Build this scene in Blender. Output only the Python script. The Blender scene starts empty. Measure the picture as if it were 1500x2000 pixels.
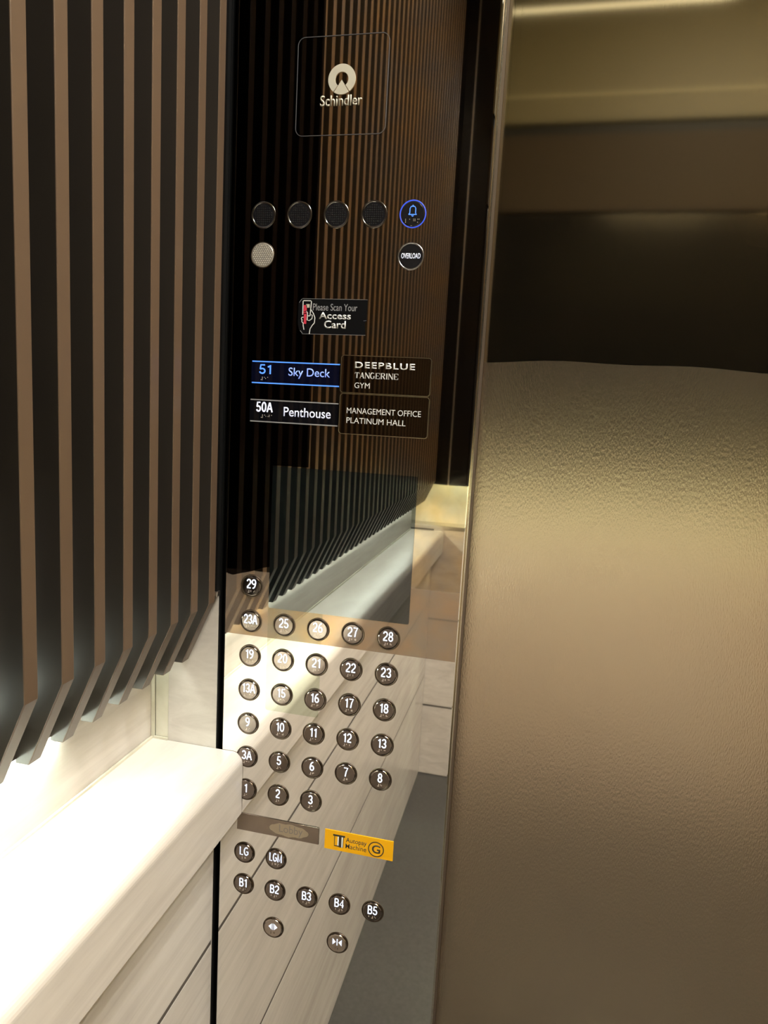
import bpy, bmesh, math, random
from mathutils import Matrix, Vector
random.seed(7)
SC = bpy.context.scene
COL = SC.collection

# ------------------------------------------------------------------ camera
CAM = (0.4052, -0.8306, 1.55)
YAW, PITCH, ROLL, FPX = 0.218, -0.1423, -0.055, 1345.96
cd = bpy.data.cameras.new('camera')
cam = bpy.data.objects.new('camera', cd)
COL.objects.link(cam)
cd.sensor_fit = 'VERTICAL'
cd.sensor_height = 36.0
cd.lens = 36.0 * FPX / 2000.0
cd.clip_start = 0.01
Rm = Matrix.Rotation(YAW, 3, 'Z') @ Matrix.Rotation(PITCH, 3, 'X') @ Matrix.Rotation(ROLL, 3, 'Y')
fwd, rgt, up = Rm @ Vector((0, 1, 0)), Rm @ Vector((1, 0, 0)), Rm @ Vector((0, 0, 1))
M4 = Matrix.Identity(4)
for i in range(3):
    M4[i][0], M4[i][1], M4[i][2], M4[i][3] = rgt[i], up[i], -fwd[i], CAM[i]
cam.matrix_world = M4
SC.camera = cam

# ------------------------------------------------------------------ view, world, lights
SC.view_settings.view_transform = 'Standard'
SC.view_settings.look = 'None'
SC.view_settings.gamma = 1.0
SC.view_settings.use_curve_mapping = False
SC.view_settings.exposure = 0.0
W = bpy.data.worlds.new('world')
SC.world = W
W.use_nodes = True
W.node_tree.nodes['Background'].inputs[0].default_value = (1, 0.9, 0.75, 1)
W.node_tree.nodes['Background'].inputs[1].default_value = 0.0

LED_POWER = 215.0         # emission of the strip behind the slats (left wall)
LED_END = -0.200           # the strip stops this far from the front wall
LED_BACK = 108.0            # same strip on the back wall
DOWN_W = 15.5              # each ceiling downlight, watts
SPOTS = [(0.90, -0.32), (1.17, -0.32), (1.44, -0.32), (0.90, -0.85), (1.17, -0.85), (1.44, -0.85)]
CEIL = 3.30
for (x, y) in SPOTS:
    l = bpy.data.lights.new('downlight_lamp', 'AREA')
    l.shape = 'DISK'
    l.size = 0.09
    l.energy = DOWN_W
    l.color = (1.0, 0.97, 0.92)
    o = bpy.data.objects.new('downlight_lamp', l)
    o.location = (x, y, CEIL - 0.022)
    COL.objects.link(o)

# ------------------------------------------------------------------ room numbers (metres)
XW = 1.55                 # right wall
YB = -1.98                # back wall
ZL0, ZL1 = 0.989, 1.078   # ledge bottom, top
XL = 0.042                # ledge front
XN = -0.0975              # niche back
ZK, ZS = 1.290, 1.205     # slat kink, slat bottom
PX0, PX1 = 0.0105, 0.3258 # control panel
YD = 0.05                 # door plane

# ------------------------------------------------------------------ materials
def mat(name):
    m = bpy.data.materials.new(name)
    m.use_nodes = True
    nt = m.node_tree
    return m, nt, nt.nodes['Principled BSDF']

def flat(name, col, rough=0.5, metal=0.0, spec=0.5, ior=1.5, noise=0.0, nscale=40.0):
    m, nt, b = mat(name)
    b.inputs['Roughness'].default_value = rough
    b.inputs['Metallic'].default_value = metal
    b.inputs['Specular IOR Level'].default_value = spec
    b.inputs['IOR'].default_value = ior
    if noise > 0:
        tc = nt.nodes.new('ShaderNodeTexCoord')
        n = nt.nodes.new('ShaderNodeTexNoise')
        n.inputs['Scale'].default_value = nscale
        n.inputs['Detail'].default_value = 5
        mp = nt.nodes.new('ShaderNodeMix')
        mp.data_type = 'RGBA'
        mp.inputs[6].default_value = (*[c * (1 - noise) for c in col], 1)
        mp.inputs[7].default_value = (*[min(1, c * (1 + noise)) for c in col], 1)
        nt.links.new(tc.outputs['Object'], n.inputs['Vector'])
        nt.links.new(n.outputs['Fac'], mp.inputs[0])
        nt.links.new(mp.outputs[2], b.inputs['Base Color'])
    else:
        b.inputs['Base Color'].default_value = (*col, 1)
    return m

def glow(name, col, strength, base=(0.8, 0.8, 0.8)):
    m, nt, b = mat(name)
    b.inputs['Base Color'].default_value = (*base, 1)
    b.inputs['Emission Color'].default_value = (*col, 1)
    b.inputs['Emission Strength'].default_value = strength
    return m

def marble(name, c0, c1, c2, rough=0.22, rot=(0.9, 0.0, 0.0), scale=(9, 2.0, 26)):
    """cream travertine-like stone with long faint diagonal veins"""
    m, nt, b = mat(name)
    N, L = nt.nodes.new, nt.links.new
    tc = N('ShaderNodeTexCoord')
    mp = N('ShaderNodeMapping')
    mp.inputs['Rotation'].default_value = rot
    mp.inputs['Scale'].default_value = scale
    n1 = N('ShaderNodeTexNoise'); n1.inputs['Scale'].default_value = 1.6; n1.inputs['Detail'].default_value = 9
    n1.inputs['Roughness'].default_value = 0.62; n1.inputs['Distortion'].default_value = 0.6
    n2 = N('ShaderNodeTexNoise'); n2.inputs['Scale'].default_value = 5.0; n2.inputs['Detail'].default_value = 4
    cr = N('ShaderNodeValToRGB')
    cr.color_ramp.elements[0].position = 0.30; cr.color_ramp.elements[0].color = (*c0, 1)
    cr.color_ramp.elements[1].position = 0.72; cr.color_ramp.elements[1].color = (*c2, 1)
    e = cr.color_ramp.elements.new(0.5); e.color = (*c1, 1)
    mx = N('ShaderNodeMix'); mx.data_type = 'RGBA'; mx.blend_type = 'MULTIPLY'; mx.inputs[0].default_value = 0.25
    cr2 = N('ShaderNodeValToRGB')
    cr2.color_ramp.elements[0].position = 0.35; cr2.color_ramp.elements[0].color = (0.72, 0.70, 0.68, 1)
    cr2.color_ramp.elements[1].position = 0.6; cr2.color_ramp.elements[1].color = (1, 1, 1, 1)
    L(tc.outputs['Object'], mp.inputs['Vector']); L(mp.outputs[0], n1.inputs['Vector'])
    L(tc.outputs['Object'], n2.inputs['Vector'])
    L(n1.outputs['Fac'], cr.inputs[0]); L(n2.outputs['Fac'], cr2.inputs[0])
    L(cr.outputs[0], mx.inputs[6]); L(cr2.outputs[0], mx.inputs[7])
    L(mx.outputs[2], b.inputs['Base Color'])
    b.inputs['Roughness'].default_value = rough
    b.inputs['Specular IOR Level'].default_value = 0.35
    return m

def brushed(name, col, rough, bump, sx, sz, metal=1.0, extra=None):
    """metal with fine grain: noise stretched by object-space scales (x, z)"""
    m, nt, b = mat(name)
    N, L = nt.nodes.new, nt.links.new
    b.inputs['Base Color'].default_value = (*col, 1)
    b.inputs['Metallic'].default_value = metal
    b.inputs['Roughness'].default_value = rough
    tc = N('ShaderNodeTexCoord'); mp = N('ShaderNodeMapping')
    mp.inputs['Scale'].default_value = (sx, 1, sz)
    n = N('ShaderNodeTexNoise'); n.inputs['Scale'].default_value = 1.0; n.inputs['Detail'].default_value = 3
    bp = N('ShaderNodeBump'); bp.inputs['Strength'].default_value = bump; bp.inputs['Distance'].default_value = 0.0004
    L(tc.outputs['Object'], mp.inputs['Vector']); L(mp.outputs[0], n.inputs['Vector'])
    L(n.outputs['Fac'], bp.inputs['Height']); L(bp.outputs[0], b.inputs['Normal'])
    return m

def film(name, tint, gloss=0.05, rough=0.03, stain=None, haze=None):
    """clear protective film: tinted see-through sheet with a weak shine"""
    m = bpy.data.materials.new(name); m.use_nodes = True
    nt = m.node_tree; N, L = nt.nodes.new, nt.links.new
    nt.nodes.clear()
    out = N('ShaderNodeOutputMaterial'); tr = N('ShaderNodeBsdfTransparent'); gl = N('ShaderNodeBsdfGlossy'); mx = N('ShaderNodeMixShader')
    tr.inputs[0].default_value = (*tint, 1)
    if stain:
        tc = N('ShaderNodeTexCoord'); n = N('ShaderNodeTexNoise'); n.inputs['Scale'].default_value = 22
        n.inputs['Detail'].default_value = 2
        cr = N('ShaderNodeValToRGB')
        cr.color_ramp.elements[0].position = 0.35; cr.color_ramp.elements[0].color = (*tint, 1)
        cr.color_ramp.elements[1].position = 0.68; cr.color_ramp.elements[1].color = (*stain, 1)
        L(tc.outputs['Object'], n.inputs['Vector']); L(n.outputs['Fac'], cr.inputs[0]); L(cr.outputs[0], tr.inputs[0])
    gl.inputs['Roughness'].default_value = rough
    gl.inputs['Color'].default_value = (1, 1, 1, 1)
    mx.inputs[0].default_value = gloss
    base = tr
    if haze:
        df = N('ShaderNodeBsdfDiffuse'); df.inputs[0].default_value = (*haze[1], 1)
        base = N('ShaderNodeMixShader'); base.inputs[0].default_value = haze[0]
        L(tr.outputs[0], base.inputs[1]); L(df.outputs[0], base.inputs[2])
    L(base.outputs[0], mx.inputs[1]); L(gl.outputs[0], mx.inputs[2]); L(mx.outputs[0], out.inputs[0])
    return m

M = {}
M['marble'] = marble('cream_marble', (0.54, 0.50, 0.455), (0.62, 0.58, 0.53), (0.69, 0.65, 0.60))
M['marble_trim'] = marble('pale_marble', (0.60, 0.58, 0.46), (0.68, 0.66, 0.54), (0.74, 0.72, 0.62), scale=(12, 3, 8))
M['groove'] = flat('groove_grey', (0.085, 0.072, 0.06), 0.6)
M['gap'] = flat('gap_black', (0.006, 0.006, 0.006), 0.5, spec=0.1)
M['slat_face'] = flat('slat_face_bronze', (0.095, 0.062, 0.039), 0.32, 0.0, 0.5, noise=0.06, nscale=8)
M['slat_side'] = flat('slat_side_brown', (0.033, 0.027, 0.021), 0.40, noise=0.05, nscale=8)
M['mirror'] = flat('polished_steel', (0.97, 0.95, 0.92), 0.02, 1.0)
M['edge'] = flat('polished_edge', (0.80, 0.78, 0.72), 0.18, 1.0)
M['film'] = film('brown_film', (0.66, 0.62, 0.58), 0.03, 0.03, stain=(0.74, 0.64, 0.50))
M['haze'] = film('hazy_brown_film', (0.78, 0.70, 0.62), 0.04, 0.04, stain=(0.90, 0.70, 0.46), haze=(0.42, (0.36, 0.29, 0.23)))
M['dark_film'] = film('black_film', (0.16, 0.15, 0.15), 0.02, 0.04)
M['patch'] = film('green_film', (0.86, 0.90, 0.84), 0.03, 0.05)
M['cap'] = flat('button_bronze', (0.235, 0.195, 0.172), 0.10, 1.0)
M['cap_light'] = flat('button_pale', (0.50, 0.43, 0.38), 0.12, 1.0)
M['cap_black'] = flat('button_black', (0.012, 0.012, 0.014), 0.12)
M['bezel'] = flat('bezel_dark', (0.10, 0.075, 0.055), 0.35, 1.0)
M['bezel_chrome'] = flat('bezel_chrome', (0.35, 0.34, 0.33), 0.15, 1.0)
M['bezel_bright'] = flat('bezel_bright', (0.75, 0.75, 0.76), 0.25, 1.0)
M['digit'] = glow('digit_white', (0.62, 0.74, 1.0), 0.85)
M['digit_blue'] = glow('digit_blue', (0.10, 0.30, 1.0), 1.4, (0.02, 0.05, 0.3))
M['line_blue'] = glow('line_blue', (0.10, 0.33, 1.0), 1.1, (0.02, 0.05, 0.3))
M['label_blue'] = glow('label_blue', (0.30, 0.42, 1.0), 0.8, (0.2, 0.3, 0.6))
M['ring_blue'] = glow('ring_blue', (0.05, 0.13, 1.0), 0.7, (0.02, 0.04, 0.3))
M['label_white'] = glow('label_white', (0.62, 0.66, 0.85), 0.75)
M['dots'] = flat('braille_metal', (0.66, 0.57, 0.49), 0.35, 0.2)
M['print'] = flat('print_cream', (0.62, 0.58, 0.46), 0.5)
M['print_white'] = flat('print_white', (0.85, 0.85, 0.82), 0.5)
M['print_grey'] = flat('print_grey', (0.36, 0.36, 0.37), 0.5)
M['outline'] = flat('outline_grey', (0.10, 0.10, 0.105), 0.5)
M['print_black'] = flat('print_black', (0.03, 0.022, 0.015), 0.5)
M['black'] = flat('sticker_black', (0.005, 0.005, 0.006), 0.4, spec=0.15)
M['yellow'] = flat('sticker_yellow', (0.78, 0.37, 0.006), 0.5, spec=0.15, noise=0.04, nscale=30)
M['red'] = flat('print_red', (0.75, 0.05, 0.09), 0.5)
M['glass'] = flat('screen_glass', (0.004, 0.006, 0.006), 0.015, 0.0, 0.5, 2.1)
M['plate_black'] = flat('plate_black', (0.005, 0.005, 0.007), 0.04, 0.0, 0.5, 1.45)
M['plate_blue'] = flat('plate_blue', (0.003, 0.004, 0.016), 0.05, 0.0, 0.5, 1.4)
M['sign_plate'] = flat('sign_brown', (0.20, 0.15, 0.10), 0.03, 1.0)
M['sign_edge'] = flat('sign_edge', (0.62, 0.55, 0.38), 0.3, 1.0)
M['worn'] = flat('worn_plate', (0.34, 0.28, 0.24), 0.18, 1.0, noise=0.12, nscale=60)
M['worn_patch'] = flat('worn_patch', (0.62, 0.54, 0.42), 0.30, 1.0)
M['print_worn'] = flat('print_worn', (0.40, 0.36, 0.33), 0.4, 0.5)
M['mic'] = flat('mic_mesh', (0.60, 0.55, 0.46), 0.4, 0.6)
M['mic_dots'] = flat('mic_dots', (0.85, 0.82, 0.74), 0.4, 0.3)
M['hole'] = flat('hole_black', (0.002, 0.002, 0.002), 0.6)
M['door'] = brushed('door_hairline', (0.72, 0.63, 0.44), 0.05, 0.06, 900, 3)
M['door_film'] = brushed('door_matt_film', (0.70, 0.565, 0.425), 0.24, 0.50, 650, 200)
M['bronze'] = brushed('bronze_wall', (0.60, 0.50, 0.32), 0.18, 0.06, 500, 12)
M['backpanel'] = flat('black_mirror', (0.006, 0.0055, 0.005), 0.06, 0.0, 0.5, 1.5)
M['band'] = brushed('bronze_band', (0.026, 0.019, 0.012), 0.5, 0.05, 40, 400, metal=0.0)
M['band'].node_tree.nodes['Principled BSDF'].inputs['Specular IOR Level'].default_value = 0.05
M['brass'] = brushed('brass_panel', (0.085, 0.072, 0.038), 0.5, 0.05, 40, 400, metal=0.0)
M['brass'].node_tree.nodes['Principled BSDF'].inputs['Specular IOR Level'].default_value = 0.15
M['brass_line'] = flat('brass_line', (0.20, 0.175, 0.10), 0.5, spec=0.2)
M['floor'] = flat('grey_granite', (0.060, 0.058, 0.054), 0.30, noise=0.35, nscale=90)
M['ceiling'] = flat('ceiling_bronze', (0.16, 0.12, 0.07), 0.4, noise=0.05)
M['ceil_panel'] = brushed('brass_ceiling', (0.74, 0.62, 0.30), 0.32, 0.05, 12, 400)
M['led'] = glow('led_strip', (0.90, 1.0, 0.84), LED_POWER)
M['led_added_up'] = glow('led_added_uplight', (0.90, 1.0, 0.88), 13.0)  # for the hidden uplight added behind the slats
M['added_louvre'] = flat('added_louvre_grey', (0.45, 0.45, 0.45), 0.5)
M['jamb'] = flat('jamb_dark_bronze', (0.055, 0.040, 0.030), 0.45, 0.0, 0.2)
M['led_back'] = glow('led_strip_back', (0.90, 1.0, 0.70), LED_BACK)
M['lamp'] = glow('downlight_lens', (1.0, 0.86, 0.66), 12.0)
M['ceil_led'] = glow('ceiling_led', (1.0, 0.92, 0.62), 0.75)
M['alu'] = flat('satin_aluminium', (0.55, 0.53, 0.50), 0.3, 1.0)

# ------------------------------------------------------------------ mesh helpers
def bm_box(bm, x0, x1, y0, y1, z0, z1, mi=0):
    v = [bm.verts.new(p) for p in ((x0, y0, z0), (x1, y0, z0), (x1, y1, z0), (x0, y1, z0), (x0, y0, z1), (x1, y0, z1), (x1, y1, z1), (x0, y1, z1))]
    fs = []
    for f in ((3, 2, 1, 0), (4, 5, 6, 7), (0, 1, 5, 4), (1, 2, 6, 5), (2, 3, 7, 6), (3, 0, 4, 7)):
        q = bm.faces.new([v[i] for i in f]); q.material_index = mi; fs.append(q)
    return v, fs

def bm_extrude_poly(bm, pts, axis, a0, a1, mi=0):
    """closed polygon pts (2-D) swept along axis ('x','y','z') from a0 to a1"""
    def P(p, a):
        return {'x': (a, p[0], p[1]), 'y': (p[0], a, p[1]), 'z': (p[0], p[1], a)}[axis]
    A = [bm.verts.new(P(p, a0)) for p in pts]
    B = [bm.verts.new(P(p, a1)) for p in pts]
    n = len(pts); out = []
    out.append(bm.faces.new(A)); out.append(bm.faces.new(B[::-1]))
    for i in range(n):
        out.append(bm.faces.new((A[i], B[i], B[(i + 1) % n], A[(i + 1) % n])))
    for f in out: f.material_index = mi
    return out

def bm_lathe(bm, prof, cx, cz, seg=40, mi=0, close=True):
    """prof = [(r, y)] spun about the y axis through (cx, cz); y negative is towards the viewer"""
    rings = []
    for r, y in prof:
        if r < 1e-7:
            rings.append([bm.verts.new((cx, y, cz))])
        else:
            rings.append([bm.verts.new((cx + r * math.cos(2 * math.pi * i / seg), y, cz + r * math.sin(2 * math.pi * i / seg))) for i in range(seg)])
    for a, b in zip(rings, rings[1:]):
        for i in range(seg):
            j = (i + 1) % seg
            if len(a) == 1 and len(b) == 1: continue
            if len(a) == 1: f = bm.faces.new((a[0], b[i], b[j]))
            elif len(b) == 1: f = bm.faces.new((a[i], b[0], a[j]))
            else: f = bm.faces.new((a[i], b[i], b[j], a[j]))
            f.material_index = mi

def rrect(x0, x1, z0, z1, r, n=6, corners=(1, 1, 1, 1)):
    pts = []
    for k, (cx, cz, a0) in enumerate(((x1 - r, z1 - r, 0), (x0 + r, z1 - r, 90), (x0 + r, z0 + r, 180), (x1 - r, z0 + r, 270))):
        if corners[k]:
            for i in range(n + 1):
                a = math.radians(a0 + 90 * i / n)
                pts.append((cx + r * math.cos(a), cz + r * math.sin(a)))
        else:
            pts.append(((x1, z1), (x0, z1), (x0, z0), (x1, z0))[k])
    return pts

def frame(bm, x0, x1, z0, z1, r, w, y0, y1, mi=0):
    """rounded rectangular outline of width w"""
    A = rrect(x0, x1, z0, z1, r); B = rrect(x0 + w, x1 - w, z0 + w, z1 - w, max(r - w, 0.0002))
    n = len(A)
    V = [[bm.verts.new((p[0], y, p[1])) for p in P] for P, y in ((A, y0), (B, y0), (A, y1), (B, y1))]
    for i in range(n):
        j = (i + 1) % n
        for q in ((V[0][i], V[0][j], V[1][j], V[1][i]), (V[2][j], V[2][i], V[3][i], V[3][j]), (V[0][j], V[0][i], V[2][i], V[2][j]), (V[1][i], V[1][j], V[3][j], V[3][i])):
            f = bm.faces.new(q); f.material_index = mi

def stroke(bm, pts, w, y0, y1, mi=0):
    """flat polyline of width w in the panel plane, mitred joints"""
    n = len(pts); Lp, Rp = [], []
    for i in range(n):
        a = Vector(pts[max(i - 1, 0)]); b = Vector(pts[min(i + 1, n - 1)])
        t = (b - a).normalized(); nrm = Vector((-t.y, t.x)) * w / 2; p = Vector(pts[i])
        Lp.append(p + nrm); Rp.append(p - nrm)
    for i in range(n - 1):
        q = (Lp[i], Lp[i + 1], Rp[i + 1], Rp[i])
        A = [bm.verts.new((v.x, y0, v.y)) for v in q]; B = [bm.verts.new((v.x, y1, v.y)) for v in q]
        bm.faces.new(A).material_index = mi; bm.faces.new(B[::-1]).material_index = mi
        for k in range(4):
            bm.faces.new((A[k], B[k], B[(k + 1) % 4], A[(k + 1) % 4])).material_index = mi

def obj(name, bm, mats, parent=None, origin=None, smooth=False, bevel=0.0, seg=2):
    """link a bmesh (world coordinates) as ONE object with its origin at `origin`"""
    bmesh.ops.recalc_face_normals(bm, faces=bm.faces[:])
    if bevel > 0:
        es = [e for e in bm.edges if len(e.link_faces) == 2 and e.calc_face_angle(0) > 0.5]
        bmesh.ops.bevel(bm, geom=es, offset=bevel, segments=seg, profile=0.5, affect='EDGES', clamp_overlap=True)
    if smooth:
        for f in bm.faces: f.smooth = True
    if origin is None:
        xs = [v.co for v in bm.verts]
        origin = Vector([(min(c[i] for c in xs) + max(c[i] for c in xs)) / 2 for i in range(3)])
    origin = Vector(origin)
    for v in bm.verts: v.co -= origin
    me = bpy.data.meshes.new(name); bm.to_mesh(me); bm.free()
    for m in (mats if isinstance(mats, (list, tuple)) else [mats]): me.materials.append(m)
    o = bpy.data.objects.new(name, me); COL.objects.link(o)
    put(o, origin, parent)
    return o

WPOS = {}
def put(o, world, parent):
    WPOS[o.name] = Vector(world)
    o.parent = parent
    o.location = Vector(world) - (WPOS[parent.name] if parent else Vector((0, 0, 0)))

def empty(name, loc):
    o = bpy.data.objects.new(name, None); COL.objects.link(o); o.empty_display_size = 0.05
    put(o, loc, None); return o

def tag(o, label, cat, group=None):
    o['label'] = label; o['category'] = cat
    if group: o['group'] = group
    return o

def structure(o, label=None):
    o['kind'] = 'structure'
    if label: o['label'] = label
    return o

def text_mesh(s, bold=0.0, spacing=1.0):
    c = bpy.data.curves.new('lettering', 'FONT'); c.body = s; c.size = 1.0; c.offset = bold; c.space_character = spacing
    c.resolution_u = 4; c.extrude = 0.0
    t = bpy.data.objects.new('lettering', c); COL.objects.link(t)
    dg = bpy.context.evaluated_depsgraph_get(); dg.update()
    me = bpy.data.meshes.new_from_object(t.evaluated_get(dg))
    bpy.data.objects.remove(t); bpy.data.curves.remove(c)
    return me

def text(name, s, m, parent, y, x0=None, x1=None, z0=0, z1=1, cx=None, xs=1.0, bold=0.0, maxw=None, spacing=1.0, depth=0.0001):
    """lettering fitted to a box on the panel; y is the face it lies on"""
    me = text_mesh(s, bold, spacing)
    bm = bmesh.new(); bm.from_mesh(me); bpy.data.meshes.remove(me)
    X = [v.co.x for v in bm.verts]; Y = [v.co.y for v in bm.verts]
    w, h = max(X) - min(X), max(Y) - min(Y)
    sz = (z1 - z0) / h
    if x0 is not None: sx = (x1 - x0) / w
    else:
        sx = sz * xs
        if maxw and sx * w > maxw: sx = maxw / w
        x0 = cx - sx * w / 2
    mx, my = min(X), min(Y)
    for v in bm.verts: v.co = Vector((x0 + (v.co.x - mx) * sx, y - depth, z0 + (v.co.y - my) * sz))
    ext = bmesh.ops.extrude_face_region(bm, geom=bm.faces[:])
    for g in ext['geom']:
        if isinstance(g, bmesh.types.BMVert): g.co.y = y + 0.0001
    return obj(name, bm, m, parent)

# ================================================================== THE ROOM
bm = bmesh.new(); bm_box(bm, -0.25, XW + 0.1, YB - 0.1, 0.30, -0.08, 0)
structure(obj('floor', bm, M['floor']), 'dark grey granite lift floor')
bm = bmesh.new(); bm_box(bm, -0.25, XW + 0.1, YB - 0.1, 0.30, CEIL, CEIL + 0.06)
structure(obj('ceiling', bm, M['ceiling']), 'dark bronze lift ceiling')

# left wall: tiled marble wainscot under the ledge, niche back above it
def courses(bm, zs, g, build):
    for a, b in zip(zs, zs[1:]): build(a + g / 2, b - g / 2)
ZT = [0.0, 0.448, 0.779, ZL0 + 0.001]
bm = bmesh.new()
courses(bm, ZT, 0.008, lambda a, b: bm_box(bm, -0.028, 0.0, YB + 0.001, 0.001, a, b))
w = obj('wall_left', bm, M['marble'])
structure(w, 'cream marble tiled wall below the lit ledge')
bm = bmesh.new(); bm_box(bm, -0.10, -0.0004, YB + 0.001, 0.001, 0.0, ZL0 - 0.004)
obj('joint_backing', bm, M['groove'], w)
bm = bmesh.new(); bm_box(bm, XN - 0.05, XN - 0.0005, YB + 0.001, 0.001, ZL0, CEIL)
structure(obj('wall_left', bm, M['marble']), 'cream marble wall behind the slats, glowing above the ledge')

# front wall: marble return beside the panel with a pale corner strip, black recess behind the gap
bm = bmesh.new(); bm_box(bm, -0.0722, 0.0008, 0.0, 0.03, 0.0, CEIL)
w = obj('wall_front', bm, M['marble'])
structure(w, 'cream marble return between the slats and the button panel')
bm = bmesh.new(); bm_box(bm, -0.0925, -0.0722, 0.0006, 0.03, ZL0, CEIL)
obj('corner_strip', bm, M['marble_trim'], w, bevel=0.0006)
bm = bmesh.new(); bm_box(bm, 0.0009, 0.06, 0.012, 0.03, 0.0, CEIL); bm_box(bm, 0.0009, 0.0026, 0.0004, 0.012, 0.0, CEIL)
obj('gap_backing', bm, M['gap'], w)
bm = bmesh.new(); bm_box(bm, 1.30, XW, 0.0, 0.03, 0.0, CEIL)
obj('right_return', bm, M['bronze'], w)

# back wall: marble, its own ledge niche, black mirror panel
bm = bmesh.new()
courses(bm, [0.0, 0.315, 0.70, 1.09], 0.008, lambda a, b: bm_box(bm, -0.0, XW, YB - 0.028, YB, a, b))
w = obj('wall_back', bm, M['marble'])
structure(w, 'cream marble back wall under a black mirror panel')
bm = bmesh.new(); bm_box(bm, -0.15, XW, YB - 0.08, YB - 0.0004, 0.0, 1.085)
obj('joint_backing', bm, M['groove'], w)
bm = bmesh.new(); bm_box(bm, -0.15, XW, YB - 0.12, YB - 0.09, 1.08, 1.40)
obj('niche_back', bm, M['marble_trim'], w)
bm = bmesh.new(); bm_box(bm, -0.15, XW, YB - 0.10, YB + 0.002, 1.085, 1.10)
obj('niche_sill', bm, M['alu'], w, bevel=0.001)
bm = bmesh.new(); bm_box(bm, 0.12, XW, YB - 0.045, YB - 0.01, 1.27, 2.36); bm_box(bm, -0.15, 0.118, YB - 0.045, YB - 0.012, 1.27, CEIL)
obj('mirror_panel', bm, M['backpanel'], w)
bm = bmesh.new(); bm_box(bm, 0.12, XW, YB - 0.045, YB - 0.010, 2.372, 2.655)
obj('bronze_band', bm, M['band'], w)
bm = bmesh.new(); bm_box(bm, 0.12, XW, YB - 0.045, YB - 0.010, 2.70, CEIL)
obj('brass_panel', bm, M['brass'], w)
bm = bmesh.new(); bm_box(bm, 0.12, XW, YB - 0.060, YB - 0.030, 2.35, 2.71); bm_box(bm, 0.116, 0.122, YB - 0.05, YB - 0.02, 1.27, CEIL)
obj('shadow_gap', bm, M['gap'], w)
bm = bmesh.new(); bm_box(bm, 0.13, 0.95, YB - 0.012, YB - 0.004, 3.094, 3.110)
obj('light_line', bm, M['ceil_led'], w)
bm = bmesh.new(); bm_box(bm, 0.042, 0.048, YB - 0.014, YB - 0.006, 1.27, CEIL)
obj('trim_line', bm, M['alu'], w)
bm = bmesh.new(); bm_box(bm, 0.13, XW, YB - 0.012, YB - 0.006, 2.790, 2.800)
obj('brass_line', bm, M['brass_line'], w)

bm = bmesh.new(); bm_box(bm, XW, XW + 0.05, YB - 0.1, 0.03, 0.0, CEIL)
structure(obj('wall_right', bm, M['bronze']), 'bronze metal side wall')

# sliding door: hairline bronze with a matt protective film on its lower part
bm = bmesh.new(); bm_box(bm, 0.25, 1.32, YD, YD + 0.03, 0.004, 2.30)
d = obj('door_1', bm, M['door'])
structure(d, 'brushed bronze lift door right of the button panel')
pts = [(0.3272, 0.004), (1.30, 0.004)] + [(0.3272 + (1.30 - 0.3272) * (1 - i / 40), 1.6215 + 0.0014 * math.sin(i * 0.9) + 0.0022 * math.cos(i * 0.37)) for i in range(41)]
bm = bmesh.new(); bm_extrude_poly(bm, pts, 'y', YD - 0.0012, YD + 0.0002)
o = obj('protective_film', bm, M['door_film'], d); o['label'] = 'matt brown film covering the lower door'
bm = bmesh.new(); bm_box(bm, 0.25, 1.34, 0.004, 0.06, 2.302, CEIL)
structure(obj('trim_1', bm, M['bronze']), 'bronze header above the lift door')

# ceiling panel, strips and downlights
p = empty('ceiling_panel', (0.80, -0.62, CEIL - 0.01))
tag(p, 'brass coloured panel hung under the dark bronze ceiling', 'ceiling panel')
bm = bmesh.new(); bm_box(bm, 0.12, 1.48, -1.90, -0.06, CEIL - 0.012, CEIL - 0.001)
obj('panel', bm, M['ceil_panel'], p, bevel=0.002)
names = ['by the door, nearest the slatted wall', 'by the door, middle of its row', 'by the door, farthest from the slatted wall',
         'in mid ceiling, nearest the slatted wall', 'in mid ceiling, middle of its row', 'in mid ceiling, farthest from the slatted wall']
for (x, y), nm in zip(SPOTS, names):
    t = empty('downlight', (x, y, CEIL - 0.014))
    tag(t, 'round recessed downlight ' + nm, 'ceiling light', 'downlights in the lift ceiling')
    for nme, prof, m in (('trim_ring', [(0.050, 0.002), (0.062, 0.001), (0.064, -0.004), (0.048, -0.006), (0.046, 0.0)], M['alu']), ('lens', [(0.0, -0.001), (0.044, -0.001), (0.046, 0.002)], M['lamp'])):
        bm = bmesh.new(); bm_lathe(bm, [(r, yy) for r, yy in prof], 0, 0)
        for v in bm.verts: v.co = Vector((x + v.co.x, y + v.co.z, CEIL - 0.014 + v.co.y))
        obj(nme, bm, m, t, smooth=True)

# ================================================================== LEDGE, SLATS, LED STRIP
bm = bmesh.new()
r = 0.015
prof = [(XN, ZL0), (XL, ZL0)]
for i in range(9):
    a = math.radians(90 * i / 8); prof.append((XL - r + r * math.cos(a), ZL1 - r + r * math.sin(a)))
prof += [(XN, ZL1)]
bm_extrude_poly(bm, [(x, z) for x, z in prof], 'y', YB + 0.003, -0.0008)
lg = obj('marble_ledge', bm, M['marble'])
bm = bmesh.new(); bm_box(bm, XN, -0.0925, -0.0022, -0.0002, ZL1 + 0.0036, ZS + 0.06)
bm_box(bm, XN, -0.072, -0.0022, -0.0002, ZL1 - 0.001, ZL1 + 0.0035)
bm_box(bm, XN, XN + 0.003, YB + 0.02, -0.0023, ZL1 - 0.001, ZL1 + 0.0035)
obj('sealant_bead', bm, M['marble_trim'], lg)
tag(lg, 'thick cream marble ledge glaring white under the slatted wall, meeting the button panel', 'ledge')

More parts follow.
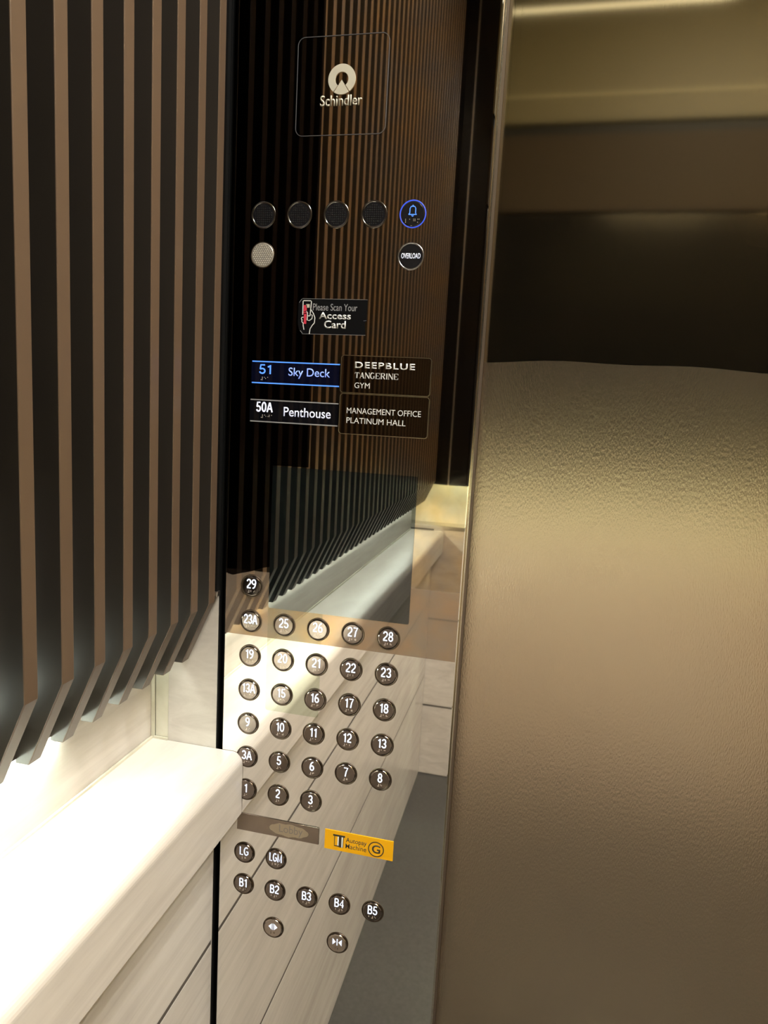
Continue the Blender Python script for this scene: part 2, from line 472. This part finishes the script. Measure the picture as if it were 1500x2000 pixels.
sp = empty('slatted_panel', (-0.04, -1.0, ZS))
tag(sp, 'dark brown slatted wall panel with bronze faced vertical slats above the marble ledge', 'wall panel')
bm = bmesh.new()
PITCH_S, WF = 0.0474, 0.0165
XG, ZTOP = -0.056, CEIL - 0.004
ys = [-0.0262 - i * PITCH_S for i in range(41)]
for y in ys:
    y0, y1 = y, y + WF
    if y < YB + 0.03: break
    # profile in (x, z): front face, slanted foot, flat bottom, back
    P = [(0.0, ZTOP), (0.0, ZK), (-0.0375, ZS), (XG + 0.004, ZS), (XG + 0.004, ZTOP)]
    A = [bm.verts.new((x, y0, z)) for x, z in P]; B = [bm.verts.new((x, y1, z)) for x, z in P]
    bm.faces.new(A).material_index = 1; bm.faces.new(B[::-1]).material_index = 1
    for i in range(5):
        j = (i + 1) % 5
        f = bm.faces.new((A[i], B[i], B[j], A[j])); f.material_index = 0 if i in (0, 1) else 1
sl = obj('slats', bm, [M['slat_face'], M['slat_side']], sp, bevel=0.0008, seg=2)
bm = bmesh.new(); bm_box(bm, XG - 0.010, XG + 0.0045, YB + 0.005, -0.0012, ZS + 0.300, ZTOP); bm_box(bm, XG - 0.008, XG + 0.0045, YB + 0.005, -0.0012, ZS + 0.004, ZS + 0.040)  # open gap between the boards, shaped to let the added uplight through
obj('backing_board', bm, M['slat_side'], sp)
bm = bmesh.new(); bm_box(bm, XG, 0.0022, -0.0090, -0.0012, ZK + 0.014, ZTOP)
obj('end_strip', bm, M['gap'], sp)
bm = bmesh.new(); bm_box(bm, -0.0052, 0.0034, -0.0098, -0.0012, ZK + 0.0065, ZK + 0.0138)
obj('end_clip', bm, M['alu'], sp, bevel=0.001)

ls = empty('light_strip', (-0.090, -1.0, 1.186))
tag(ls, 'white LED strip hidden behind the slats, lighting the left ledge', 'light strip')
bm = bmesh.new(); bm_box(bm, XN, -0.083, YB + 0.02, -0.15, 1.1924, 1.2000); bm_box(bm, -0.0834, -0.0820, YB + 0.02, -0.15, 1.1880, 1.1925)  # second box: unseen front lip added to dim light on the slat feet
obj('channel', bm, M['alu'], ls)
bm = bmesh.new(); bm_box(bm, XN + 0.002, -0.0835, YB + 0.03, LED_END, 1.1862, 1.1922)
obj('diffuser', bm, M['led'], ls)
bm = bmesh.new()  # unseen cross ribs, added to keep the strip's light off the front corner
for i in range(88):
    y = LED_END + 0.0006 - i * 0.020
    bm_box(bm, XN + 0.0005, -0.0836, y, y + 0.0010, 1.1745, 1.1923)
obj('added_louvre', bm, M['added_louvre'], ls)
bm = bmesh.new(); bm_box(bm, XN + 0.001, XN + 0.012, YB + 0.03, -0.03, 1.248, 1.252)  # hidden weak uplight, added to make the slat sides glow
obj('added_uplight', bm, M['led_added_up'], ls)
ls2 = empty('light_strip', (0.7, YB - 0.065, 1.33))
tag(ls2, 'warm LED strip in the niche of the back wall', 'light strip')
bm = bmesh.new(); bm_box(bm, -0.05, XW - 0.02, YB - 0.085, YB - 0.05, 1.335, 1.345)
obj('channel', bm, M['alu'], ls2)
bm = bmesh.new(); bm_box(bm, -0.04, XW - 0.03, YB - 0.08, YB - 0.055, 1.331, 1.3349)
obj('diffuser', bm, M['led_back'], ls2)

# ================================================================== THE CONTROL PANEL
cp = empty('control_panel', (0.168, 0.0, 0.0))
tag(cp, 'tall mirror polished lift control panel with rows of lit round buttons', 'control panel')
bm = bmesh.new()
R = 0.0028
pts = [(PX0, 0.012), (PX0, 0.0006), (PX0 + 0.0006, 0.0)]
for i in range(7):
    a = math.radians(-90 + 90 * i / 6); pts.append((PX1 - R + R * math.cos(a), R + R * math.sin(a)))
pts += [(PX1, YD - 0.0004), (PX1 - 0.002, YD - 0.0004), (PX1 - 0.002, 0.012)]
bm_extrude_poly(bm, pts, 'z', 0.002, CEIL - 0.002)
obj('face_plate', bm, M['mirror'], cp)
bm = bmesh.new(); bm_box(bm, PX1 - 0.0002, PX1 + 0.0009, 0.0030, 0.0095, 0.002, CEIL - 0.01)
o = obj('edge_strip', bm, M['edge'], cp, bevel=0.0003); o['label'] = 'bright polished edge strip'
bm = bmesh.new(); bm_box(bm, PX1 - 0.0002, PX1 + 0.0007, 0.0097, YD - 0.0014, 0.002, CEIL - 0.01)
obj('side_cover', bm, M['jamb'], cp)

# logo cover plate: outline, emblem and name
lp = empty('cover_plate', (0.1427, 0.0, 1.926))
bm = bmesh.new(); frame(bm, 0.0872, 0.1980, 1.8712, 1.9802, 0.009, 0.0006, -0.0009, 0.0002)
put(lp, (0.1427, 0.0, 1.926), cp)
obj('outline', bm, M['outline'], lp)
bm = bmesh.new()
cx, cz, ro, ri = 0.1427, 1.9325, 0.0166, 0.0080
half = math.radians(33); gap = math.radians(3.2)
n = 48
A0, A1 = -math.pi / 2 + half + gap, 1.5 * math.pi - half - gap
ap = (cx, cz - 0.0006)
ang = [A0 + (A1 - A0) * i / n for i in range(n + 1)]
def quad(q):
    a = [bm.verts.new((x, -0.0010, z)) for x, z in q]; b = [bm.verts.new((x, 0.0002, z)) for x, z in q]
    bm.faces.new(a); bm.faces.new(b[::-1])
    for k in range(len(q)): bm.faces.new((a[k], b[k], b[(k + 1) % len(q)], a[(k + 1) % len(q)]))
for a, b in zip(ang, ang[1:]):
    quad([(cx + ro * math.cos(a), cz + ro * math.sin(a)), (cx + ro * math.cos(b), cz + ro * math.sin(b)), (cx + ri * math.cos(b), cz + ri * math.sin(b)), (cx + ri * math.cos(a), cz + ri * math.sin(a))])
wd = [(ap[0], ap[1])] + [(cx + ro * math.cos(-math.pi / 2 + half * (-1 + 2 * i / 10)), cz + ro * math.sin(-math.pi / 2 + half * (-1 + 2 * i / 10))) for i in range(11)]
quad(wd)
obj('emblem', bm, M['print'], lp)
text('lettering', 'Schindler', M['print'], lp, -0.0006, 0.1170, 0.1682, 1.9035, 1.9155, bold=0.012)

# ---- round parts
def ring(name, x, z, r0, r1, m, parent, y=0.0008):
    bm = bmesh.new(); bm_lathe(bm, [(r0, 0.0002), (r0, -y), (r0 - 0.0004, -y - 0.0003), (r1 + 0.0002, -y - 0.0002), (r1, -y + 0.0004), (r1, 0.0002)], x, z)
    return obj(name, bm, m, parent, smooth=True)

def arc(cx, cz, rx, rz, a0, a1, n=14):
    return [(cx + rx * math.cos(math.radians(a0 + (a1 - a0) * i / n)), cz + rz * math.sin(math.radians(a0 + (a1 - a0) * i / n))) for i in range(n + 1)]
GLYPH = {   # centre lines in a box 1 high, and the advance width
    '0': ([arc(.30, .5, .23, .44, 0, 360, 28)], .70), '1': ([[(.08, .74), (.22, .80), (.31, .94), (.31, .0)]], .54),
    '2': ([arc(.30, .69, .23, .25, 170, -38, 14) + [(.10, .16), (.06, .06), (.56, .06)]], .70),
    '3': ([arc(.29, .71, .21, .23, 165, -90, 14) + arc(.29, .27, .24, .21, 90, -165, 14)[1:]], .70),
    '4': ([[(.44, 0), (.44, .92), (.05, .28), (.58, .28)]], .70),
    '5': ([[(.52, .94), (.16, .94), (.11, .50)] + arc(.29, .31, .24, .25, 130, -160, 16)], .70),
    '6': ([arc(.31, .30, .23, .24, 180, -180, 24), arc(.42, .32, .34, .62, 180, 80, 12)], .70),
    '7': ([[(.05, .94), (.56, .94), (.36, .55), (.25, 0)]], .66),
    '8': ([arc(.30, .72, .19, .22, 0, 360, 24), arc(.30, .27, .23, .22, 0, 360, 24)], .70),
    '9': ([arc(.29, .70, .23, .24, 0, 360, 24), arc(.18, .68, .34, .62, 0, -100, 12)], .70),
    'A': ([[(.02, 0), (.32, .94), (.36, .94), (.66, 0)], [(.14, .33), (.54, .33)]], .76),
    'B': ([[(.10, 0), (.10, .94)], [(.10, .94), (.33, .94)] + arc(.34, .73, .20, .21, 90, -90, 12) + [(.10, .52)], [(.33, .52)] + arc(.36, .28, .22, .23, 90, -90, 12) + [(.10, .05)]], .72),
    'L': ([[(.10, .97), (.10, .06), (.52, .06)]], .62), 'M': ([[(.09, 0), (.09, .94), (.39, .10), (.69, .94), (.69, 0)]], .86),
    'G': ([arc(.36, .5, .28, .44, 50, 300, 22) + [(.62, .22), (.62, .46), (.38, .46)]], .78)}
def digits(name, s, m, parent, y, z0, z1, cx, xs=0.80, maxw=None, wt=0.13, x0=None, x1=None):
    h = z1 - z0; adv = sum(GLYPH[c][1] for c in s) - 0.08
    k = h * xs
    if maxw and adv * k > maxw: k = maxw / adv
    if x0 is not None: k = (x1 - x0) / adv; cx = (x0 + x1) / 2
    x = cx - adv * k / 2
    bm = bmesh.new()
    for c in s:
        for ln in GLYPH[c][0]: stroke(bm, [(x + u * k, z0 + v * h) for u, v in ln], wt * h, y - 0.0003, y + 0.0001)
        x += GLYPH[c][1] * k
    return obj(name, bm, m, parent)

BR = {'1': (1,), '2': (1, 2), '3': (1, 4), '4': (1, 4, 5), '5': (1, 5), '6': (1, 2, 4), '7': (1, 2, 4, 5), '8': (1, 2, 5), '9': (2, 4), '0': (2, 4, 5), '#': (3, 4, 5, 6),
      'A': (1,), 'B': (1, 2), 'L': (1, 2, 3), 'G': (1, 2, 4, 5), 'M': (1, 3, 4)}
def braille(s, x, z, parent, y, d=0.0013, cell=0.0040, m=None, rad=0.00055):
    bm = bmesh.new(); q = []
    prev = None
    for c in s:
        if c.isdigit() and not (prev and prev.isdigit()): q.append('#')
        q.append(c); prev = c
    for i, c in enumerate(q):
        ox = x + (i - (len(q) - 1) / 2) * cell
        for k in BR.get(c, ()):
            px = ox + (-d / 2 if k <= 3 else d / 2); pz = z + d - d * ((k - 1) % 3)
            bm_lathe(bm, [(0, y - 0.0004), (rad * 0.7, y - 0.0003), (rad, y), (rad, y + 0.0002)], px, pz, seg=8)
    return obj('braille', bm, m or M['dots'], parent, smooth=True)

def button(s, x, z, shown=True, capm='cap', lab=None, digit=True):
    bm = bmesh.new()
    bm_lathe(bm, [(0.0134, 0.0002), (0.0134, -0.0012), (0.0130, -0.0018), (0.0122, -0.0021), (0.0120, -0.00195), (0.0, -0.0019)], x, z, seg=48)
    b = obj('button', bm, M[capm], cp, origin=(x, 0, z))
    for f in b.data.polygons: f.use_smooth = False
    b['label'] = lab or ('round button marked ' + s)
    ring('bezel', x, z, 0.0155, 0.0136, M['bezel'], b)
    if digit:
        digits('number', s, M['digit'], b, -0.0019, z - 0.0034, z + 0.0094, x, maxw=0.0185)
        braille(s, x, z - 0.0076, b, -0.0019)
    return b

CX = lambda c: 0.0480 + 0.0470 * c
CZ = lambda r: 1.3146 - 0.0482 * r + (0.0013 if r >= 8 else 0.0)
GRID = {0: ['29'], 1: ['23A', '25', '26', '27', '28'], 2: ['19', '20', '21', '22', '23'], 3: ['13A', '15', '16', '17', '18'], 4: ['9', '10', '11', '12', '13'],
        5: ['3A', '5', '6', '7', '8'], 6: ['1', '2', '3'], 8: ['LG', 'LGM'], 9: ['B1', 'B2', 'B3', 'B4', 'B5']}
for r_, row in GRID.items():
    for c_, s in enumerate(row): button(s, CX(c_), CZ(r_))

# door open / close buttons with arrow symbols
def arrows(x, z, opening):
    b = button('', x, z, capm='cap_light', lab='door %s button with white arrows' % ('open' if opening else 'close'), digit=False)
    bm = bmesh.new()
    def poly(q):
        a = [bm.verts.new((u, -0.0022, v)) for u, v in q]; c = [bm.verts.new((u, -0.0018, v)) for u, v in q]
        bm.faces.new(a); bm.faces.new(c[::-1])
        for k in range(len(q)): bm.faces.new((a[k], c[k], c[(k + 1) % len(q)], a[(k + 1) % len(q)]))
    zc = z + 0.0022; h = 0.0048
    if opening:
        for s in (-1, 1):
            poly([(x + s * 0.0017, zc - h), (x + s * 0.0017, zc + h), (x + s * 0.0066, zc)])
        poly([(x - 0.0004, zc - h), (x + 0.0004, zc - h), (x + 0.0004, zc + h), (x - 0.0004, zc + h)])
    else:
        for s in (-1, 1):
            poly([(x + s * 0.0066, zc - h), (x + s * 0.0066, zc + h), (x + s * 0.0020, zc)])
        poly([(x - 0.0007, zc - h), (x + 0.0007, zc - h), (x + 0.0007, zc + h), (x - 0.0007, zc + h)])
    obj('arrow_symbol', bm, M['digit'], b)
    braille('LG' if opening else 'ML', x, z - 0.0074, b, -0.0019, m=M['bezel'])
arrows(0.0946, 0.8247, True)
arrows(0.1889, 0.8235, False)

# top row: four perforated speaker discs and the alarm bell button
for i in range(4):
    x, z = 0.0497 + 0.0466 * i, 1.782
    bm = bmesh.new(); bm_lathe(bm, [(0.0136, 0.0002), (0.0136, -0.0008), (0.0, -0.0008)], x, z)
    s = obj('speaker_disc', bm, M['cap_black'], cp)
    ring('bezel', x, z, 0.0160, 0.0137, M['bezel_chrome'], s)
    bm = bmesh.new()
    for a in range(-4, 5):
        for b in range(-4, 5):
            px, pz = a * 0.0026, b * 0.0026
            if px * px + pz * pz < 0.0116 ** 2:
                bm_lathe(bm, [(0.0, -0.00105), (0.0008, -0.00105), (0.0008, -0.0007)], x + px, z + pz, seg=8)
    obj('perforation', bm, M['hole'], s)

x, z = 0.2362, 1.782
bm = bmesh.new(); bm_lathe(bm, [(0.0138, 0.0002), (0.0138, -0.0014), (0.0130, -0.0018), (0.0, -0.0018)], x, z)
b = obj('alarm_button', bm, M['cap_black'], cp); b['label'] = 'round alarm button with glowing blue ring and bell'
ring('bezel', x, z, 0.0158, 0.0146, M['ring_blue'], b)
bm = bmesh.new()
bell = [(-0.0048, -0.0046), (-0.0034, -0.0030), (-0.0034, 0.0022), (-0.0020, 0.0044), (0.0020, 0.0044), (0.0034, 0.0022), (0.0034, -0.0030), (0.0048, -0.0046), (-0.0048, -0.0046)]
stroke(bm, [(x + u, z + 0.0036 + v) for u, v in bell], 0.0009, -0.0021, -0.0017)
stroke(bm, [(x - 0.0012, z - 0.0022), (x, z - 0.0030), (x + 0.0012, z - 0.0022)], 0.0009, -0.0021, -0.0017)
stroke(bm, [(x, z + 0.0080), (x, z + 0.0096)], 0.0012, -0.0021, -0.0017)
obj('bell_symbol', bm, M['digit_blue'], b)
braille('LAGM', x, z - 0.0080, b, -0.0018, cell=0.0048, d=0.0017, rad=0.0005, m=M['print'])

x, z = 0.0499, 1.7350
bm = bmesh.new(); bm_lathe(bm, [(0.0146, 0.0002), (0.0146, -0.0008), (0.0140, -0.0012), (0.0, -0.0012)], x, z)
s = obj('microphone_disc', bm, M['mic'], cp); s['label'] = 'pale beige perforated disc'
bm = bmesh.new()
for a in range(-6, 7):
    for b_ in range(-6, 7):
        px, pz = (a + 0.5 * (b_ % 2)) * 0.0026, b_ * 0.00225
        if px * px + pz * pz < 0.0128 ** 2:
            bm_lathe(bm, [(0.0, -0.0015), (0.0007, -0.0014), (0.0007, -0.0011)], x + px, z + pz, seg=6)
obj('perforation', bm, M['mic_dots'], s)
ring('bezel', x, z, 0.0158, 0.0147, M['bezel'], s)

x, z = 0.2366, 1.7343
bm = bmesh.new(); bm_lathe(bm, [(0.0138, 0.0002), (0.0138, -0.0010), (0.0, -0.0010)], x, z)
s = obj('overload_light', bm, M['cap_black'], cp); s['label'] = 'round black indicator reading OVERLOAD'
ring('bezel', x, z, 0.0158, 0.0140, M['bezel_bright'], s)
text('lettering', 'OVERLOAD', M['label_white'], s, -0.0010, 0.2252, 0.2482, 1.7318, 1.7378, bold=0.010)

# lit floor plates on the left
def floor_plate(name, x0, x1, z0, z1, plate, linem, lab):
    bm = bmesh.new(); bm_box(bm, x0, x1, -0.0010, 0.0002, z0, z1)
    o = obj(name, bm, plate, cp); o['label'] = lab
    for zz in (z0, z1):
        bm = bmesh.new(); bm_box(bm, x0 + 0.001, x1, -0.0013, -0.0001, zz - 0.0007, zz + 0.0007)
        obj('light_line', bm, linem, o)
    return o
o = floor_plate('floor_button', 0.0395, 0.1555, 1.5795, 1.6060, M['plate_blue'], M['line_blue'], 'wide floor button 51 glowing blue')
digits('number', '51', M['digit_blue'], o, -0.0010, 1.5908, 1.6026, 0.058, x0=0.0497, x1=0.0672, wt=0.15)
text('lettering', 'Sky Deck', M['label_blue'], o, -0.0010, 0.0892, 0.1436, 1.5866, 1.6000, bold=0.004)
braille('51', 0.0580, 1.5850, o, -0.0010, cell=0.0044, d=0.0016)
o = floor_plate('floor_button', 0.0385, 0.1560, 1.5310, 1.5582, M['plate_black'], M['print_grey'], 'wide black floor button 50A with white letters')
digits('number', '50A', M['label_white'], o, -0.0010, 1.5432, 1.5558, 0.058, x0=0.0474, x1=0.0692, wt=0.15)
text('lettering', 'Penthouse', M['label_white'], o, -0.0010, 0.0846, 0.1466, 1.5393, 1.5508, bold=0.004)
braille('50A', 0.0622, 1.5377, o, -0.0010, cell=0.0046, d=0.0016)

# worn lobby plate with a rubbed patch
bm = bmesh.new(); bm_extrude_poly(bm, [(0.0365, 0.9895), (0.1555, 0.9888), (0.1557, 0.9643), (0.0360, 0.9643)], 'y', -0.0012, 0.0002)
o = obj('lobby_button', bm, M['worn'], cp, bevel=0.0003); o['label'] = 'long brown button plate with a rubbed pale patch'
bm = bmesh.new()
bm_extrude_poly(bm, [(0.1125 + 0.0285 * math.cos(t * math.pi / 18) , 0.9765 + 0.0092 * math.sin(t * math.pi / 18) * (1 + 0.08 * math.sin(t * 1.7))) for t in range(36)], 'y', -0.00135, -0.0011)
obj('rubbed_patch', bm, M['worn_patch'], o)
text('lettering', 'Lobby', M['print_worn'], o, -0.00130, 0.0985, 0.1325, 0.9690, 0.9835)

# display screen
bm = bmesh.new(); bm_extrude_poly(bm, rrect(0.0722, 0.2612, 1.2876, 1.4752, 0.0025), 'y', -0.0005, 0.0002)
o = obj('display_screen', bm, M['glass'], cp); o['label'] = 'switched off square black display screen'

# ================================================================== THINGS STUCK ON THE PANEL
# brown protective film on the upper panel
bm = bmesh.new()
FX0, FX1, FZ0, FZ1 = PX0 + 0.0004, PX1 - 0.0030, 1.3350, CEIL - 0.01
vs = [bm.verts.new(p) for p in ((FX0, -0.00025, FZ0), (FX1, -0.00025, FZ0), (FX1, -0.00025, FZ1), (FX0, -0.00025, FZ1))]
bm.faces.new(vs)
f = obj('protective_film', bm, M['film'])
tag(f, 'brownish clear film over the upper control panel beside the black strip', 'film')
bm = bmesh.new()
bm.faces.new([bm.verts.new(p) for p in ((FX0, -0.00025, 1.2462), (FX1, -0.00025, 1.2462), (FX1, -0.00025, 1.3349), (FX0, -0.00025, 1.3349))])
f = obj('hazy_film', bm, M['haze'])
tag(f, 'hazy brown film band behind the buttons marked 29 and 23A to 28', 'film')

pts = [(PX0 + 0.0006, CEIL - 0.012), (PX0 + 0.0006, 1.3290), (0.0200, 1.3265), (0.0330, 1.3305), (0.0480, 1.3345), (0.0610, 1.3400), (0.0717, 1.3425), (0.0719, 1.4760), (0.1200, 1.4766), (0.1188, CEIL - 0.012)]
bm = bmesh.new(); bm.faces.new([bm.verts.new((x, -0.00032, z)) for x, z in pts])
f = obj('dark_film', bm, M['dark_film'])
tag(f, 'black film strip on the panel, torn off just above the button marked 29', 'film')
pts = rrect(0.0717, 0.1470, 1.1450, 1.2872, 0.004, corners=(0, 0, 1, 1))
bm = bmesh.new(); bm.faces.new([bm.verts.new((x, -0.00018, z)) for x, z in pts])
f = obj('clear_film', bm, M['patch'])
tag(f, 'small greenish film patch behind the buttons marked 15, 16, 20 and 21', 'film')

def sign(lab, x0, x1, z0, z1, lines):
    s = empty('directory_sign', ((x0 + x1) / 2, 0, (z0 + z1) / 2)); tag(s, lab, 'sign', 'directory signs on the control panel')
    bm = bmesh.new(); bm_extrude_poly(bm, rrect(x0, x1, z0, z1, 0.004, corners=(1, 0, 0, 1)), 'y', -0.0020, -0.0004)
    obj('plate', bm, M['sign_plate'], s)
    bm = bmesh.new(); frame(bm, x0, x1, z0, z1, 0.004, 0.0007, -0.0023, -0.0004)
    obj('rim', bm, M['sign_edge'], s)
    return s
s = sign('brown sign with three lines of names, beside the blue lit floor plate', 0.1575, 0.2700, 1.5722, 1.6178, None)
text('lettering', 'DEEPBLUE', M['print_white'], s, -0.0020, 0.1752, 0.2499, 1.6026, 1.6102, bold=0.018, spacing=1.15)
# serif capitals for the second line, built stroke by stroke
def serif_caps(word, x0, x1, z0, z1, y, parent, m):
    bm = bmesh.new(); h = z1 - z0; n = len(word)
    wd = {'I': 0.5}
    tot = sum(wd.get(c, 1.0) for c in word); u = (x1 - x0) / tot; x = x0
    T, t, sf = 0.0012, 0.00042, 0.0009
    def S(p, w): stroke(bm, p, w, y - 0.0003, y + 0.0001)
    def V(xx, w=T): S([(xx, z0), (xx, z1)], w); H(xx - sf, xx + sf, z0 + t / 2); H(xx - sf, xx + sf, z1 - t / 2)
    def H(a, b, zz, w=t): S([(a, zz), (b, zz)], w)
    for c in word:
        w = u * wd.get(c, 1.0); a, b, mid = x + 0.12 * w, x + 0.88 * w, x + w / 2
        if c == 'T':
            S([(mid, z0), (mid, z1)], T); H(mid - sf, mid + sf, z0 + t / 2); H(a, b, z1 - t / 2); S([(a, z1), (a, z1 - h * .28)], t); S([(b, z1), (b, z1 - h * .28)], t)
        elif c == 'A':
            S([(a, z0), (mid, z1)], t); S([(b - T / 2, z0), (mid, z1)], T); H(a + .15 * w, b - .2 * w, z0 + h * .33); H(a - sf * .7, a + sf * .7, z0 + t / 2); H(b - sf * 1.3, b + sf * .5, z0 + t / 2)
        elif c == 'N':
            S([(a, z0), (a, z1)], t); S([(b, z0), (b, z1)], t); S([(a, z1), (b, z0)], T); H(a - sf * .6, a + sf * .8, z0 + t / 2); H(b - sf, b + sf * .6, z1 - t / 2)
        elif c == 'G':
            pts = [(mid + .38 * w * math.cos(k), (z0 + z1) / 2 + h / 2 * math.sin(k)) for k in [math.radians(45 + 280 * i / 16) for i in range(17)]]
            S(pts[:4], t * 1.4); S(pts[3:12], T); S(pts[11:], t * 1.4); S([(b - T / 2, z0 + h * .08), (b - T / 2, z0 + h * .42)], T); H(b - sf * 1.6, b + sf * .4, z0 + h * .43)
        elif c == 'E':
            V(a + T / 2); H(a, b, z0 + t / 2); H(a, b, z1 - t / 2); H(a, b - .2 * w, (z0 + z1) / 2); S([(b, z1), (b, z1 - h * .25)], t); S([(b, z0), (b, z0 + h * .28)], t)
        elif c == 'R':
            V(a + T / 2); pts = [(mid + .02 * w + .28 * w * math.cos(k), z0 + h * .75 + h * .25 * math.sin(k)) for k in [math.radians(90 - 180 * i / 8) for i in range(9)]]
            S([(a, z1 - t / 2)] + pts[:3], t); S(pts[2:7], T); S(pts[6:] + [(a, z0 + h * .5)], t); S([(mid, z0 + h * .5), (b, z0)], T)
        elif c == 'I':
            V(mid)
        x += w
    return obj('lettering', bm, m, parent)
serif_caps('TANGERINE', 0.1752, 0.2305, 1.5906, 1.5976, -0.0020, s, M['print_white'])
text('lettering', 'GYM', M['print_white'], s, -0.0020, 0.1758, 0.1952, 1.5785, 1.5853)
s = sign('brown sign with two lines of names, beside the white lettered floor plate', 0.1580, 0.2702, 1.5218, 1.5716, None)
text('lettering', 'MANAGEMENT OFFICE', M['print_white'], s, -0.0020, 0.1675, 0.2606, 1.5475, 1.5545)
text('lettering', 'PLATINUM HALL', M['print_white'], s, -0.0020, 0.1677, 0.2424, 1.5355, 1.5425)

# access card sticker
X0, X1, Z0, Z1 = 0.0990, 0.1868, 1.6415, 1.6838
st = empty('access_sticker', ((X0 + X1) / 2, 0, (Z0 + Z1) / 2))
tag(st, 'black access card sticker with a drawn hand holding a card', 'sticker')
bm = bmesh.new()
bm_extrude_poly(bm, [(X0 + 0.005, Z1), (X1, Z1), (X1, 1.6590), (X1 - 0.0022, 1.6560), (X1 - 0.0008, Z0 + 0.0006), (X0 + 0.006, Z0), (X0 + 0.002, Z0 + 0.005), (X0, Z0 + 0.012), (X0, Z1 - 0.006)], 'y', -0.0007, -0.0003)
obj('sheet', bm, M['black'], st)
bm = bmesh.new()
stroke(bm, [(X0 + 0.005, Z1), (X1, Z1)], 0.0003, -0.0008, -0.0004); stroke(bm, [(X0 + 0.006, Z0), (X1 - 0.0008, Z0 + 0.0006)], 0.0003, -0.0008, -0.0004)
stroke(bm, [(X0 + 0.001, Z1 - 0.005), (X0 + 0.0045, Z1 - 0.0004)], 0.0005, -0.0008, -0.0004); stroke(bm, [(X0 + 0.0035, Z0 + 0.0040), (X0 + 0.0065, Z0 + 0.0008)], 0.0005, -0.0008, -0.0004)
stroke(bm, [(X1 - 0.0003, 1.6595), (X1 - 0.004, 1.6590)], 0.0003, -0.0008, -0.0004)
obj('worn_edge', bm, M['print_grey'], st)
text('lettering', 'Please Scan Your', M['print_grey'], st, -0.0007, 0.1180, 0.1745, 1.6700, 1.6783)
text('lettering', 'Access', M['print_white'], st, -0.0007, 0.1262, 0.1668, 1.6600, 1.6682, bold=0.016)
text('lettering', 'Card', M['print_white'], st, -0.0007, 0.1331, 0.1608, 1.6490, 1.6583, bold=0.016)
bm = bmesh.new()
def zz(u, v):  # close-up drawing coordinates of the sticker to panel metres
    return (X0 + 0.0005 + (u - 70) / 1320 * 0.0873, Z1 - (v - 125) / 690 * 0.0425)
def Z(pts, w=0.0010): stroke(bm, [zz(*p) for p in pts], w, -0.0010, -0.0006)
Z([(155, 440), (155, 175), (170, 165), (305, 165), (318, 180), (300, 455)])
Z([(180, 380), (225, 365), (250, 400), (245, 540), (290, 548), (340, 510), (345, 450), (325, 430)])
Z([(318, 340), (365, 410), (395, 490), (390, 590), (350, 640), (310, 710), (297, 810)])
Z([(175, 485), (140, 490), (130, 520), (150, 540), (140, 560), (150, 585), (170, 600), (172, 650), (190, 730)])
Z([(300, 455), (265, 460), (250, 440)])
obj('hand_drawing', bm, M['print_white'], st)
bm = bmesh.new(); Z([(200, 250), (200, 420)], 0.0040); Z([(205, 400), (205, 615)], 0.0032)
obj('red_mark', bm, M['red'], st)
bm = bmesh.new(); Z([(215, 265), (285, 265)], 0.0042)
obj('card_chip', bm, M['print'], st)

# yellow autopay sticker
X0, X1, Z0, Z1 = 0.1640, 0.2590, 0.9612, 0.9893
st = empty('autopay_sticker', ((X0 + X1) / 2, 0, (Z0 + Z1) / 2))
tag(st, 'yellow autopay machine sticker with a circled letter G, between the buttons marked 3 and B4', 'sticker')
bm = bmesh.new(); bm_box(bm, X0, X1, -0.0007, -0.0001, Z0, Z1)
obj('sheet', bm, M['yellow'], st)
text('lettering', 'Autopay', M['print_black'], st, -0.0007, 0.1938, 0.2228, 0.9738, 0.9826, bold=0.008)
text('lettering', 'Machine', M['print_black'], st, -0.0007, 0.1936, 0.2226, 0.9668, 0.9738, bold=0.003)
text('lettering', 'G', M['print_black'], st, -0.0007, 0.2301, 0.2417, 0.9678, 0.9798, bold=0.02)
bm = bmesh.new(); bm_lathe(bm, [(0.0109, -0.0004), (0.0109, -0.0010), (0.0096, -0.0010), (0.0096, -0.0004)], 0.2358, 0.9737)
obj('circle_mark', bm, M['print_black'], st)
bm = bmesh.new()
def B(u0, u1, v0, v1): bm_box(bm, u0, u1, -0.0010, -0.0005, v0, v1)
B(0.1757, 0.1925, 0.9818, 0.9842); B(0.1775, 0.1784, 0.9690, 0.9818); B(0.1840, 0.1876, 0.9665, 0.9818); B(0.1896, 0.1904, 0.9665, 0.9818); B(0.1775, 0.1850, 0.9672, 0.9684)
obj('machine_icon', bm, M['print_black'], st)
bm = bmesh.new(); bm_box(bm, 0.1822, 0.1839, -0.0009, -0.0005, 0.9686, 0.9815); bm_box(bm, 0.1878, 0.1895, -0.0009, -0.0005, 0.9668, 0.9815)
obj('icon_highlight', bm, M['print_white'], st)
